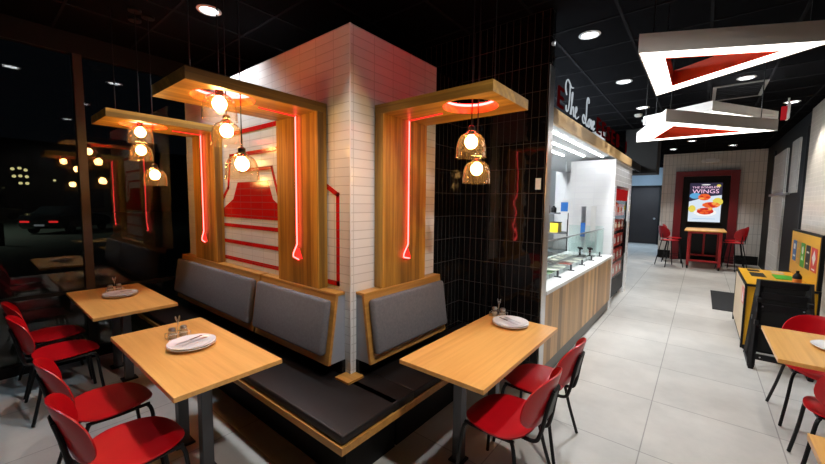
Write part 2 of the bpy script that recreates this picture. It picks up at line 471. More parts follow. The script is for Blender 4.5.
# kitchen behind the counter
struct(MB().box(-1.78, -1.10, 6.50, 6.66, 0, 2.43).box(-1.78, -1.10, 8.0, 8.2, 0, 2.43).box(-1.28, -1.10, 6.66, 8.0, 2.02, 2.43).build('wall_kitchen_end', M['kitchen_tile']))
struct(MB().box(-4.75, -1.78, 9.0, 9.12, 0, CZ).build('wall_kitchen_back', M['white']))
struct(MB().box(-4.87, -4.75, 3.19, 9.12, 0, CZ).build('wall_kitchen_left', M['white']))

# ------------------------------------------------------------------ window wall to the night
win = struct(MB().box(XL-.012, XL, YF, 3.19, .10, CZ-.2).build('window_1', M['window_glass']))
MB().box(XL-.06, XL+.03, YF, 3.19, 0, .10).build('sill', M['black'], win)
MB().box(XL-.06, XL+.03, YF, 3.19, CZ-.2, CZ).build('head', M['black'], win)
oakdark = flat('brown mullion', (.028, .014, .008), .5)
for y in (-1.92, -.57, .775, 2.12):
    MB().box(XL-.05, XL+.05, y-.035, y+.035, .10, CZ-.2).build('mullion', oakdark, win)
MB().box(XL-.04, XL+.03, YF, 3.19, .72, .76).build('transom', M['black'], win)

gr = struct(MB().box(-75, XL-.1, -30, 40, -.3, -.15).build('ground_outside', M['asphalt']))
def make_car(label, loc, rz, body, group=None):
    t = thing('parked_car', label, 'car', loc, rz, group)
    L, W2 = 2.25, .88
    prof = [(-2.25, .45), (-2.28, .72), (-2.20, .98), (-1.75, 1.05), (-1.0, 1.07), (.9, 1.0), (1.8, .88), (2.2, .72), (2.25, .45), (2.1, .30), (-2.1, .30)]
    mb = MB()
    rows = []
    for y, k in ((-W2, .90), (-W2*.93, 1.), (W2*.93, 1.), (W2, .90)):
        rows.append([mb.bm.verts.new((x*(.985 if k < 1 else 1), y, .66+(z-.66)*k)) for x, z in prof])
    for a, b in zip(rows, rows[1:]):
        for i in range(len(prof)):
            j = (i+1) % len(prof); mb.bm.faces.new((a[i], a[j], b[j], b[i]))
    mb.bm.faces.new(rows[0]); mb.bm.faces.new(rows[-1][::-1])
    bod = mb.build('body', body, t, True)
    c = MB(); rr = []
    for y, k in ((-.80, 0), (-.62, 1), (.62, 1), (.80, 0)):
        rr.append([c.bm.verts.new(p) for p in ([(-1.85, y, 1.04), (-1.1, y, 1.42), (.1, y, 1.45), (1.05, y, .98)] if k else [(-1.75, y, 1.04), (-1.05, y, 1.06), (.1, y, 1.05), (.95, y, .98)])])
    for a, b in zip(rr, rr[1:]):
        for i in range(3): c.bm.faces.new((a[i], a[i+1], b[i+1], b[i]))
    c.build('cabin', M['glass_dark'], t, True)
    for x in (-1.38, 1.40):
        for y in (-.86, .86):
            MB().lathe([(0, -.1), (.2, -.1), (.31, -.09), (.33, -.05), (.33, .05), (.31, .09), (.2, .1), (0, .1)], (0, 0, 0), 20, mat=Matrix.Translation((x, y*.93, .33)) @ Matrix.Rotation(PI/2, 4, 'X')).build('wheel', M['tyre'], t, True)
    for y in (-.60, .60):
        MB().box(-2.31, -2.2, y-.20, y+.18, .62, .71, .015).build('tail_light', M['tail'], bod)
    MB().box(-2.30, -2.26, -.2, .2, .44, .53).build('number_plate', M['plate_lamp'], bod)
    return t
make_car('dark car parked outside the window with red tail lights', (-27.8, 3.6, -.15), PI-.65, M['car_paint'])
car2 = make_car('silver car further across the car park, left of dark car', (-46., 1.0, -.15), PI/2, M['silver'])
def bollard(label, x, y):
    t = thing('bollard', label, 'bollard', (x, y, -.15), 0, None)
    MB().tube([(0, 0, 0), (0, 0, .82)], .09, 12).build('post', M['black'], t, True)
    MB().lathe([(.09, .82), (.07, .88), (0, .90)], n=12).build('cap', M['dark'], t, True)
bollard('black bollard outside, nearer one left of the dark car', -21.0, .75)
bollard('black bollard outside, further one at the photo edge', -23.6, .15)
bd = thing('building_outside', 'dark low building across the car park', 'building', (-68, 8, -.15))
MB().box(-3, 3, -22, 22, 0, 9).build('walls', M['dark'], bd)
for k in range(4): MB().box(3.0, 3.08, -18+9*k, -14+9*k, .6, 3.2).build('window_pane', M['glass_dark'], bd)
lt = [(-52, 2.93, 4.55), (-52, 3.40, 4.65), (-52, 3.80, 4.5), (-52, 3.0, 3.85), (-52, 3.42, 3.9), (-52, 3.85, 3.85), (-52, 3.4, 3.2), (-52, 3.85, 3.2)]
pl = thing('lamp_cluster_post', 'tall post with yellow globe lamps across the car park', 'street lamp', (-52, 3.40, -.15))
MB().tube([(0, 0, 0), (0, 0, 5.0)], .07, 10).build('post', M['black'], pl)
for x, y, z in lt:
    a = MB().tube([(0, 0, z-.3), (0, y-3.4, z-.05)], .03, 6).build('arm', M['black'], pl)
    MB().lathe([(0, -.15), (.11, -.10), (.15, 0), (.11, .10), (0, .15)], (0, y-3.4, z+.1), 12).build('globe', M['globe'], pl, True)
for k, (y, lb) in enumerate(((7.2, 'small white wall lamp on dark building, left of pair'), (9.6, 'small white wall lamp on dark building, right of pair'))):
    tag(MB().lathe([(0, -.14), (.12, -.08), (.15, 0), (.12, .08), (0, .14)], (-64.7, y, 4.0), 10).build('wall_lamp', M['globe'], None, True), lb, 'lamp')
ss = thing('shop_sign', 'lit green and white shop sign outside the window', 'sign', (-9.6, 4.35, 1.75))  # lit board put outside for the green and white spot in the glass
MB().box(-.06, 0, -.28, .28, -.02, .78).build('case', M['black'], ss)
MB().box(0, .01, -.26, .26, 0, .76).build('face', M['shop_green'], ss)
MB().box(.01, .015, -.20, .06, .10, .62).build('panel', M['shop_white'], ss)
MB().tube([(-.03, 0, -1.9), (-.03, 0, 0)], .04, 8).build('post', M['black'], ss)
sl = thing('street_lamp', 'car park street lamp standing outside the glass', 'street lamp', (-31, -3.5, -.15))
MB().tube([(0, 0, 0), (0, 0, 6.5), (.4, 0, 6.8), (1.3, 0, 6.85)], .08, 10).build('post', M['black'], sl)
MB().box(1.2, 1.8, -.15, .15, 6.75, 6.87, .02).build('head', M['white_metal'], sl)
lamp('street_light', 'SPOT', (1.5, 0, 6.7), 1500, (.85, 1.0, .8), sl, spot_size=2.4, spot_blend=.6, shadow_soft_size=.2)

# ------------------------------------------------------------------ benches and backrests
bl = thing('banquette_bench', 'black vinyl banquette bench with oak rail along mural wall and corner', 'bench', (0, 0, 0))
MB().prism([(-4.99, 1.163), (-1.395, 1.163), (-1.395, 1.79), (-1.875, 1.79), (-1.875, 1.645), (-4.99, 1.645)], .362, .405).build('rail', M['oak_x'], bl)
MB().prism([(-4.97, 1.34), (-1.57, 1.34), (-1.57, 1.78), (-1.87, 1.78), (-1.87, 1.645), (-4.97, 1.645)], 0, .362).build('plinth', M['black'], bl)
c = MB().box(-3.36, -1.405, 1.175, 1.643, .405, .462, .014, seg=3)
c.box(-1.873, -1.405, 1.58, 1.785, .405, .462, .005, seg=3)
c.build('seat_cushion', M['black_vinyl'], bl, True)
MB().box(-4.985, -3.37, 1.175, 1.643, .405, .462, .014, seg=3).build('seat_cushion', M['black_vinyl'], bl, True)
MB().prism([(-1.93, 1.55), (-1.79, 1.55), (-1.79, 1.695), (-1.876, 1.695), (-1.876, 1.648), (-1.93, 1.648)], .463, .478).build('corner_block', M['oak_x'], bl)
br = thing('banquette_bench', 'black vinyl banquette bench with oak rail behind the plate table by the black tiled wall', 'bench', (0, 0, 0))
MB().box(-1.875, -1.395, 1.795, 3.17, .362, .405).build('rail', M['oak_x'], br)
MB().box(-1.87, -1.57, 1.80, 3.17, 0, .362).build('plinth', M['black'], br)
MB().box(-1.873, -1.405, 1.789, 3.17, .405, .462, .006, seg=3).build('seat_cushion', M['black_vinyl'], br, True)

def backrest(label, loc, rz, wd):
    t = thing('backrest_panel', label, 'backrest', loc, rz, None)
    h2 = wd/2
    zb, zt, db, dt = .57, 1.065, .155, .085       # depth at the foot and at the top
    def F(z): return db+(dt-db)*(z-zb)/(zt-zb)
    # front board with an oak rim
    MB().prism([(-F(zb), zb), (-F(zb)+.022, zb), (-F(zt)+.022, zt-.02), (-F(zt), zt-.02)], -h2, h2, 'YZ').build('front_board', M['oak_x'], t)
    MB().box(-h2, h2, -dt-.002, -.002, zt-.02, zt, .003).build('top_cap', M['oak_x'], t)
    MB().prism([(-.002, zb+.0), (-F(zb)+.022, zb), (-F(zt)+.022, zt-.02), (-.002, zt-.02)], -h2+.004, h2-.004, 'YZ').build('side_infill', M['side_fabric'], t)
    MB().box(-h2, h2, -.03, -.002, .465, zb-.001).build('dark_skirt', M['black'], t)  # black panel filling the dark gap below the backrest
    ang = math.atan2(db-dt, zt-zb)
    zc = .832
    mt = Matrix.Translation((0, -F(zc)-.030, zc)) @ Matrix.Rotation(-ang, 4, 'X')
    MB().box(-h2+.028, h2-.028, -.028, .030, -.195, .190, .022, mat=mt, seg=4).build('cushion', M['grey_fabric'], t, True)
    return t
backrest('grey upholstered backrest at far left, between the dark window and the middle one', (-3.858, Yc, 0), 0, 1.79)
backrest('grey upholstered backrest under the mural, left of the block corner', (-2.435, Yc, 0), 0, 1.00)
backrest('grey upholstered backrest right of the block corner, behind the plate table', (Xc, 2.165, 0), PI/2, .93)

# ------------------------------------------------------------------ oak portals with neon
def portal(label, loc, rz, width, zc, ln, hd, nx, hx=0.):
    """upright board on the wall and canopy board reaching out over the table"""
    t = thing('oak_portal', label, 'decorative frame', loc, rz)
    h2 = width/2; th = .066
    upr = MB().box(-h2, h2, -.085, -.002, 1.068, zc, .002).build('upright', M['oak_panel'], t)
    # canopy with round hole
    angs = sorted(set([2*PI*k/48 for k in range(48)] + [math.atan2(y, x) % (2*PI) for x in (-h2-hx, h2-hx) for y in (-ln+hd, hd-.002)]))
    rad = .18; outer = []; inner = []
    for a in angs:
        dx, dy = math.cos(a), math.sin(a)
        ts = []
        if dx > 1e-9: ts.append((h2-hx)/dx)
        if dx < -1e-9: ts.append((-h2-hx)/dx)
        if dy > 1e-9: ts.append((hd-.002)/dy)
        if dy < -1e-9: ts.append((-ln+hd)/dy)
        q = min(ts); outer.append((hx+dx*q, -hd+dy*q)); inner.append((hx+dx*rad, -hd+dy*rad))
    cnp = MB().ringprism(outer, inner, zc, zc+th).build('canopy', M['oak_canopy'], t)
    ring = [(hx+(rad-.016)*math.cos(2*PI*k/48), -hd+(rad-.016)*math.sin(2*PI*k/48), zc+.052) for k in range(48)]
    MB().tube(ring, .008, 8, closed=True).build('neon_ring', M['neon_ring'], cnp, True)
    # upright neon with a kinked foot
    y = -.100
    MB().tube(smooth_path([(nx, y, zc-.004), (nx, y, 1.6), (nx, y, 1.40), (nx-.004, y, 1.37), (nx-.045, y, 1.31), (nx-.05, y, 1.28), (nx-.03, y, 1.272), (nx+.02, y, 1.262)], 4), .005, 8).build('neon_tube', M['neon'], upr, True)
    MB().prism([(nx-.035, 1.345), (nx+.012, 1.345), (nx+.05, 1.268), (nx-.03, 1.285)], -.0895, -.0865, 'XZ').build('neon_backing', M['neon_dim'], upr)  # glowing patch stands for the red glow around the neon foot
    MB().tube([(nx, -.10, zc-.007), (nx+(hx-nx)*.7, -hd+rad+.05, zc-.007)], .005, 6).build('feed_tube', M['neon_dim'], cnp, True)
    MB().tube([(0, -ln+.12, zc+th), (0, -ln+.12, CZ-.002)], .004, 6).build('hanger_rod', M['black_metal'], t)
    return t
portal('oak portal over the front plate table, right half of the mural', (-2.395, Yc, 0), 0, .53, 2.33, .905, .62, .025, .05)
portal('oak portal at the far end of the mural by the window', (-4.075, Yc, 0), 0, .53, 2.375, .905, .59, .0, .025)
portal('oak portal on the right face of the tiled block', (Xc, 2.143, 0), PI/2, .52, 2.33, .93, .66, .015, -.04)

# ------------------------------------------------------------------ pendants
def pendant(label, p, group, first=[None]):
    if first[0] is not None:
        return dup(first[0], p, 0, label, group) if abs(first[0].location.z-p[2]) < 1e-4 else make_pendant(label, p, group)
    return make_pendant(label, p, group)
def make_pendant(label, p, group):
    t = thing('pendant_lamp', label, 'pendant lamp', p, 0, group)
    cdp = MB().tube([(0, 0, .10), (0, 0, CZ-p[2]-.012)], .0035, 6).build('cord', M['black_metal'], t)
    sk = MB().lathe([(0, .105), (.012, .104), (.022, .095), (.022, .050), (.018, .045), (0, .045)], n=16).build('socket', M['black_metal'], t, True)
    MB().lathe([(0, -.043), (.020, -.038), (.035, -.022), (.041, 0), (.036, .020), (.022, .036), (.014, .044), (0, .044)], n=20).build('bulb', M['bulb'], sk, True)
    o = [(.028, .072), (.034, .058), (.047, .050), (.066, .040), (.083, .016), (.092, -.015), (.096, -.055), (.097, -.092)]
    i = [(r-.003, z-.001) for r, z in o[::-1]]
    MB().lathe(o+[(.0985, -.094), (.0985, -.098), (.094, -.098)]+i, n=36).build('shade', M['shade_glass'], t, True)
    MB().lathe([(0, CZ-p[2]-.001), (.05, CZ-p[2]-.001), (.05, CZ-p[2]-.02), (0, CZ-p[2]-.022)], n=18).build('ceiling_rose', M['black'], cdp, True)
    return t
pg = 'glass pendant lamps under the oak canopies'
make_pendant('highest glass pendant lamp, under the middle oak canopy', (-2.28, .98, 2.275), pg)
make_pendant('second glass pendant lamp down, under the middle oak canopy', (-2.465, 1.10, 2.156), pg)
make_pendant('lowest glass pendant lamp, hanging before the red mural', (-2.222, 1.078, 1.925), pg)
make_pendant('highest glass pendant lamp, under the far left oak canopy', (-3.954, 1.01, 2.30), pg)
make_pendant('middle glass pendant lamp, under the far left oak canopy', (-4.158, 1.06, 2.162), pg)
make_pendant('lowest glass pendant lamp, under the far left oak canopy', (-4.005, 1.12, 1.93), pg)
make_pendant('upper glass pendant lamp, under the right oak canopy', (-1.17, 2.04, 2.09), pg)
make_pendant('lower glass pendant lamp, under the right oak canopy', (-1.22, 2.21, 1.936), pg)

# ------------------------------------------------------------------ tables
def make_table(label, x0, x1, y0, y1, along):
    cx, cy = (x0+x1)/2, (y0+y1)/2; a, b = (x1-x0)/2, (y1-y0)/2
    t = thing('dining_table', label, 'table', (cx, cy, 0), 0, None)
    MB().box(-a, a, -b, b, .722, .75, .003).build('tabletop', M['table'] if along == 'X' else M['table_y'], t)
    for s in (-1, 1):
        px, py = (s*min(.2, a*.5), 0) if along == 'X' else ((-.065, s*.25) if b > .5 else (.31, s*.09))
        l = MB().box(px-.032, px+.032, py-.032, py+.032, .012, .715, .003).build('leg', M['dark_steel'], t)
        if along == 'X': MB().box(px-.05, px+.05, -.06, .06, .0, .012, .003).build('foot_plate', M['black_metal'], l)
        else: MB().box(px-.05, px+.05, py-.05, py+.05, .0, .012, .003).build('foot_plate', M['black_metal'], l)
    MB().box(-a*.72, a*.72, -b*.72, b*.72, .714, .722).build('underframe', M['black_metal'], t)
    return t
make_table('oak table in front left foreground with white plate, under middle canopy', -3.13, -1.92, .57, 1.145, 'X')
make_table('smaller looking oak table at far left beside the dark window', -4.96, -3.72, .578, 1.175, 'X')
make_table('oak table in the centre with two red chairs, by the counter end', -1.38, -.81, 1.60, 2.815, 'Y')
make_table('oak table at right edge with a plate, before the black high chair', .43, 1.17, 3.15, 3.965, 'Y')
make_table('oak table cut off at the bottom right corner', .405, 1.17, 1.45, 2.18, 'Y')

# ------------------------------------------------------------------ chairs
def sup(t, p):
    c, s_ = math.cos(t), math.sin(t)
    return math.copysign(abs(c)**p, c), math.copysign(abs(s_)**p, s_)
def shell(f, th, n=40, rings=7):
    """rounded outline filled with rings and given thickness; f(u, v) -> (point, normal)"""
    mb = MB(); top, bot = [], []
    for k in range(rings+1):
        r = k/rings
        if k == 0:
            p, nr = f(0, 0); top.append([mb.bm.verts.new(p+nr*th/2)]); bot.append([mb.bm.verts.new(p-nr*th/2)]); continue
        ta, ba = [], []
        for i in range(n):
            u, v = sup(2*PI*i/n, .80); p, nr = f(u*r, v*r)
            e = th/2 if k < rings else th*.28
            ta.append(mb.bm.verts.new(p+nr*e)); ba.append(mb.bm.verts.new(p-nr*e))
        top.append(ta); bot.append(ba)
    for L, fl in ((top, False), (bot, True)):
        for a, b in zip(L, L[1:]):
            for i in range(n):
                j = (i+1) % n
                q = (a[0], b[i], b[j]) if len(a) == 1 else (a[i], b[i], b[j], a[j])
                mb.bm.faces.new(q[::-1] if fl else q)
    for i in range(n):
        j = (i+1) % n; mb.bm.faces.new((top[-1][i], bot[-1][i], bot[-1][j], top[-1][j]))
    return mb
def num(f):
    def g(u, v):
        e = 1e-3; p = f(u, v); a = (f(u+e, v)-p); b = (f(u, v+e)-p)
        return p, a.cross(b).normalized()
    return g
def make_chair(label, loc, rz, zs=.452, leg_top=.43, group=None, name='dining_chair', cat='chair', foot=1.0):
    t = thing(name, label, cat, loc, rz, group)
    def seat(u, v):
        wdt = .222*(1-.10*v-.05*v*v)
        z = zs+.012*u*u-.004-.018*max(0, v-.55)**2*6+.012*max(0, -v-.5)**2*4
        return Vector((u*wdt, -.004+v*.200, z))
    shell(num(seat), .014).build('seat', M['red'], t, True)
    def back(u, v):
        zz = zs+.205+v*.150
        y = -.215-.080*(v*.5+.5)-.025+.075*u*u
        return Vector((u*(.213-.02*v), y, zz))
    shell(num(back), .013).build('backrest', M['red'], t, True)
    zl = zs-.022
    fr = MB()
    for s in (-1, 1): fr.tube(smooth_path([(s*.17, .15, zl), (s*.175, 0, zl-.004), (s*.17, -.15, zl)], 4), .010, 8)
    fr.tube([(-.17, .10, zl), (.17, .10, zl)], .009, 8).tube([(-.17, -.12, zl), (.17, -.12, zl)], .009, 8)
    fr.build('seat_frame', M['black_metal'], t, True)
    for s in (-1, 1):
        MB().tube(smooth_path([(s*.165, .13, zl+.002), (s*.182, .155, zl-.04), (s*.20, .17, zl*.5), (s*.228, .195, .008)], 4), .011, 8).build('leg', M['black_metal'], t, True)
        MB().tube(smooth_path([(s*.165, -.13, zl+.002), (s*.185, -.155, zl-.04), (s*.215, -.19, zl*.5), (s*.255, -.24, .008)], 4), .011, 8).build('leg', M['black_metal'], t, True)
    # bracket that carries the back: rods converging behind it, with a dark web
    b = MB()
    for s in (-1, 1):
        b.tube(smooth_path([(s*.085, -.12, zl), (s*.085, -.225, zl-.002), (s*.080, -.258, zl+.05), (s*.062, -.284, zs+.17), (s*.045, -.304, zs+.26)], 5), .011, 8)
    b.tube([(-.045, -.304, zs+.26), (.045, -.304, zs+.26)], .011, 8)
    q_ = [b.bm.verts.new(v_) for v_ in ((-.075, -.268, zs+.09), (.075, -.268, zs+.09), (.045, -.302, zs+.25), (-.045, -.302, zs+.25), (-.075, -.274, zs+.09), (.075, -.274, zs+.09), (.045, -.308, zs+.25), (-.045, -.308, zs+.25))]
    for f_ in ((0, 1, 2, 3), (7, 6, 5, 4), (0, 4, 5, 1), (1, 5, 6, 2), (2, 6, 7, 3), (3, 7, 4, 0)): b.bm.faces.new([q_[i_] for i_ in f_])
    b.build('back_bracket', M['black_metal'], t, True)
    return t
cg = None
make_chair('red chair nearest the camera at the front left table', (-2.20, .488, 0), 0)
make_chair('red chair second from camera at the front left table, left of the nearest', (-2.79, .500, 0), 0)
make_chair('red chair on the right at the window table, partly behind the front table chairs', (-4.02, .455, 0), 0)
make_chair('red chair furthest left, at the window table by the glass', (-4.60, .455, 0), 0)
make_chair('red chair nearest the camera at the central table', (-.855, 1.93, 0), PI/2)
make_chair('red chair further from camera at the central table, near the counter', (-.865, 2.50, 0), PI/2)
make_chair('red chair on far side of right table, back against the high chair', (.80, 4.06, 0), PI)
make_chair('red chair on near side of the right plate table, tucked under it', (.80, 3.30, 0), 0)
make_chair('dark red chair at right edge, facing the bottom right table', (.99, 2.50, 0), PI)

# ------------------------------------------------------------------ table settings
def make_plate(label, x, y, rz, r=.138, cutlery=True, z=.75):
    t = thing('dinner_plate', label, 'plate', (x, y, z), rz)
    s = r/.138
    MB().lathe([(0, .003), (.07*s, .002), (.075*s, 0.0005), (.08*s, .001), (.10*s, .006), (.125*s, .014), (.138*s, .019), (.139*s, .022), (.136*s, .023), (.122*s, .0185), (.098*s, .011), (.085*s, .008), (.05*s, .0075), (0, .0075)], n=44).build('plate_body', M['porcelain'], t, True)
    return t
def cutlery(x, y, rz, wh, r=.1):
    z = .787
    t = thing('fork', 'steel fork lying on the white plate on '+wh, 'fork', (x, y, z), rz)
    k = MB().box(-.085, .045, -.028, -.020, -.001, .001)
    k.box(.045, .062, -.034, -.014, -.001, .001)
    for j in range(4): k.box(.062, .092, -.034+.0058*j, -.0315+.0058*j, -.001, .001)
    k.build('handle', M['steel'], t)
    t2 = thing('knife', 'dark handled knife lying on the white plate on '+wh, 'knife', (x, y, z), rz)
    MB().box(.005, .095, .018, .032, -.001, .001, .0004).build('handle', M['food_d'], t2)
    MB().prism([(-.10, .021), (.005, .019), (.005, .033), (-.085, .034)], -.0008, .0008).build('blade', M['steel'], t2)
def shaker(label, x, y, group):
    t = thing('shaker', label, 'shaker', (x, y, .75), 0, group)
    MB().lathe([(0, .0015), (.024, .0015), (.026, .006), (.026, .035), (.021, .056), (.0195, .062), (.018, .062), (.0235, .035), (.0235, .006), (0, .005)], n=20).build('jar', M['shaker_glass'], t, True)
    MB().lathe([(0, .0056), (.0228, .0056), (.0228, .032), (0, .034)], n=18).build('contents', M['salt'], t, True)
    MB().lathe([(.0215, .056), (.0225, .058), (.0225, .068), (.017, .076), (0, .079)], n=20).build('lid', M['steel'], t, True)
def caddy(label, x, y, rz):
    t = thing('condiment_caddy', label, 'caddy', (x, y, .75), rz)
    k = MB()
    for z in (.004, .036): k.tube([(-.067, -.035, z), (.067, -.035, z), (.067, .035, z), (-.067, .035, z)], .0018, 6, closed=True)
    for a, b in ((-.067, -.035), (.067, -.035), (.067, .035), (-.067, .035)): k.tube([(a, b, .002), (a, b, .036)], .0018, 6)
    rk = k.build('rack', M['steel'], t)
    MB().tube(smooth_path([(0, .035, .004), (0, .012, .03), (0, 0, .07), (0, -.004, .10), (-.012, 0, .135), (-.010, 0, .150), (0, 0, .120), (.012, 0, .150), (.014, 0, .135), (.003, 0, .10), (0, 0, .07)], 4), .0022, 6).build('handle', M['steel'], rk, True)
def setting(wh, px_, py_, prz, cx_, cy_, ang):
    make_plate('lower of two stacked white plates on '+wh, px_, py_, prz)
    make_plate('upper of two stacked plates with cutlery on '+wh, px_, py_, prz, z=.762)
    cutlery(px_, py_, prz, wh)
    caddy('wire caddy holding two shakers on '+wh, cx_, cy_, ang)
    c, s_ = math.cos(ang), math.sin(ang)
    shaker('glass shaker on '+wh+', left one of two in the caddy', cx_-c*.034, cy_-s_*.034, 'table shakers')
    shaker('glass shaker on '+wh+', right one of two in the caddy', cx_+c*.034, cy_+s_*.034, 'table shakers')
setting('the front left table', -2.535, .870, PI/2+.35, -2.775, .868, PI/2)
setting('the far left window table', -4.41, .90, PI/2, -4.66, .905, PI/2)
setting('the central table', -1.118, 2.632, PI-.4, -1.285, 2.772, .15)
make_plate('white plate on the right edge table before the high chair', .79, 3.60, 0, .15)

# ------------------------------------------------------------------ triangular lights
def tri_light(label, P, z, th, wd):
    cx = sum(p[0] for p in P)/3; cy = sum(p[1] for p in P)/3
    t = thing('triangular_pendant_light', label, 'ceiling light', (cx, cy, z), 0, 'triangular lights above the aisle')
    Q = [Vector((p[0]-cx, p[1]-cy)) for p in P]
    if (Q[1]-Q[0]).cross(Q[2]-Q[0]) < 0: Q = [Q[0], Q[2], Q[1]]
    def inset(d):
        L = []
        n = 3; lines = []
        for i in range(3):
            a, b = Q[i], Q[(i+1) % 3]; e = (b-a).normalized(); nn = Vector((-e.y, e.x))
            lines.append((a+nn*d, e))
        for i in range(3):
            (a, e), (b, f_) = lines[i-1], lines[i]
            k = (b-a).cross(f_)/e.cross(f_); L.append(tuple(a+e*k))
        return L
    out_, i1, i2 = [tuple(q) for q in Q], inset(.006), inset(wd)
    MB().ringprism(out_, i1, 0, th).build('housing', M['white_metal'], t)
    MB().ringprism(inset(wd-.004), i2, .0, th).build('inner_liner', M['red_liner'], t)
    MB().ringprism(i1, inset(wd-.004), .004, .012).build('diffuser', M['led'], t)
    MB().ringprism(i1, inset(wd-.004), th-.01, th).build('top_plate', M['white_metal'], t)
    for q in inset(wd*.5): MB().tube([(q[0], q[1], th), (q[0], q[1], CZ-z-.001)], .004, 6).build('cable', M['black_metal'], t)
    return t
def sc(pts, z0, z): return [(x*(z-H)/(z0-H), y*(z-H)/(z0-H)) for x, y in pts]
tri_light('large triangular white light, nearest and highest in view', sc([(-.31, 2.26), (-.31, 3.21), (.47, 2.66)], 2.5, 2.66), 2.66, .115, .13)
tri_light('triangular white light hanging lowest, second along the aisle', [(-.683, 5.25), (-.312, 4.12), (.556, 5.25)], 2.48, .115, .135)
tri_light('triangular white light behind the second one, third along the aisle', sc([(-.57, 4.81), (.02, 4.46), (.56, 5.34)], 2.6, 2.82), 2.82, .115, .135)

# ------------------------------------------------------------------ ceiling fittings
def downlight(label, x, y, power, col=(.93, .96, 1.0), size=1.6):
    t = thing('downlight', label, 'ceiling light', (x, y, CZ), 0, 'round recessed downlights')
    MB().lathe([(.095, -.001), (.098, -.006), (.078, -.014), (.070, -.006), (.070, -.001)], n=28).build('trim_ring', M['white_metal'], t, True)
    MB().lathe([(0, -.004), (.069, -.004), (.069, -.002), (0, -.002)], n=24).build('lens', M['lamp_disc'], t)
    lamp('downlight_lamp', 'SPOT', (0, 0, -.03), power, col, t, spot_size=size, spot_blend=.55, shadow_soft_size=.06)
    return t
DP = 170
downlight('round downlight nearest over the counter aisle', -.95, 3.89, DP)
downlight('round downlight second along the counter aisle', -.91, 5.6, DP)
downlight('round downlight third along the counter aisle', -.88, 7.25, DP)
downlight('round downlight beside the ceiling vent', .345, 6.35, DP)
downlight('round downlight above the front left canopy', -3.44, 1.415, 110, (.86, .93, 1.0), 2.0)
for x, y, p in ((-2.45, -1.15, 25), (-4.5, -1.3, 10), (-1.60, 1.36, 85), (-3.2, .44, 50), (.15, -.9, 110), (.3, 1.4, 200), (.15, 9.2, 160), (-.3, 11.6, 200), (1.0, 8.2, 120), (.55, 13.0, 130), (-.75, 13.0, 120)):  # added to brighten room and walls; the corner one follows a scallop there
    downlight('round recessed downlight in the ceiling, outside the photo', x, y, p, (.55, .80, 1.0) if x < -2 else (.95, .97, 1.0) if x < -1.2 else (1.0, .97, .92), 2.5 if y == 1.4 else .98 if y == 1.36 else 1.3 if x < -2 else 1.5)
vt = thing('ceiling_vent', 'square dark ceiling vent with louvres above the triangular lights', 'vent', (.30, 6.98, CZ))
MB().ringprism([(-.28, -.42), (.28, -.42), (.28, .42), (-.28, .42)], [(-.24, -.38), (.24, -.38), (.24, .38), (-.24, .38)], -.02, -.009).build('frame', M['kick'], vt)
sl_ = MB()
for k in range(7): sl_.box(-.24, .24, -.35+.11*k, -.29+.11*k, -.018, -.012)
sl_.build('louvre', M['tbar'], vt)
es = thing('exit_sign', 'red exit sign hanging from the ceiling at right', 'sign', (.93, 7.9, 3.03), 0)
MB().box(-.012, .012, -.10, .10, 0, .24, .004).build('case', M['white_metal'], es)
MB().box(-.075, -.012, -.02, .02, 0.0, .2, .004).build('red_panel', M['exit_red'], es)
MB().tube([(0, 0, .24), (0, 0, .32)], .012, 8).build('stem', M['white_metal'], es)
for x, y, lb in ((-.95, 8.3, 'small round smoke detector over the counter aisle, nearer'), (-1.0, 7.75, 'small round smoke detector over the counter aisle, beside the sign')):
    tag(MB().lathe([(0, CZ-.045), (.04, CZ-.045), (.06, CZ-.03), (.065, CZ-.002), (0, CZ-.002)], (x, y, 0), 20).build('smoke_detector', M['white_metal'], None, True), lb, 'smoke detector')

# ------------------------------------------------------------------ service counter
ct = thing('service_counter', 'oak fronted service counter with white worktop', 'counter', (-1.08, 3.31, 0))
LN = 3.15
MB().box(-.68, 0, 0, LN, .17, .86).build('oak_front', M['oak_counter'], ct)
MB().box(-.66, -.025, 0, LN-.02, 0, .17).build('kick_plate', M['kick'], ct)
MB().box(-.70, .015, 0, LN+.02, .86, .90, .004).build('worktop', M['solid_white'], ct)
gs = thing('glass_guard', 'clear glass guard standing along the service counter', 'glass screen', (-1.08, 3.31, .90))
MB().box(-.135, -.127, .02, LN-.03, .02, .42).build('front_pane', M['case_glass'], gs)
MB().box(-.66, -.137, LN-.045, LN-.037, .004, .46).build('end_pane', M['case_glass'], gs)
MB().box(-.14, -.122, .02, LN-.03, .415, .428).build('top_rail', M['steel'], gs)
for k in range(6):
    y = .22+.52*k
    MB().box(-.15, -.075, y-.012, y+.012, 0, .012, .002).box(-.125, -.105, y-.012, y+.012, .012, .075, .003).build('clip', M['dark_steel'], gs)
pan_mats = ['food_c', 'food_c', 'food_b', 'food_c', 'food_c', 'food_a', 'food_c', 'food_c', 'food_d', 'food_c']
nm = {'food_c': 'pale cheese', 'food_a': 'red topping', 'food_b': 'green topping', 'food_d': 'dark topping'}
ordw = ['nearest', 'second', 'third', 'fourth', 'fifth', 'sixth', 'seventh', 'eighth', 'furthest']
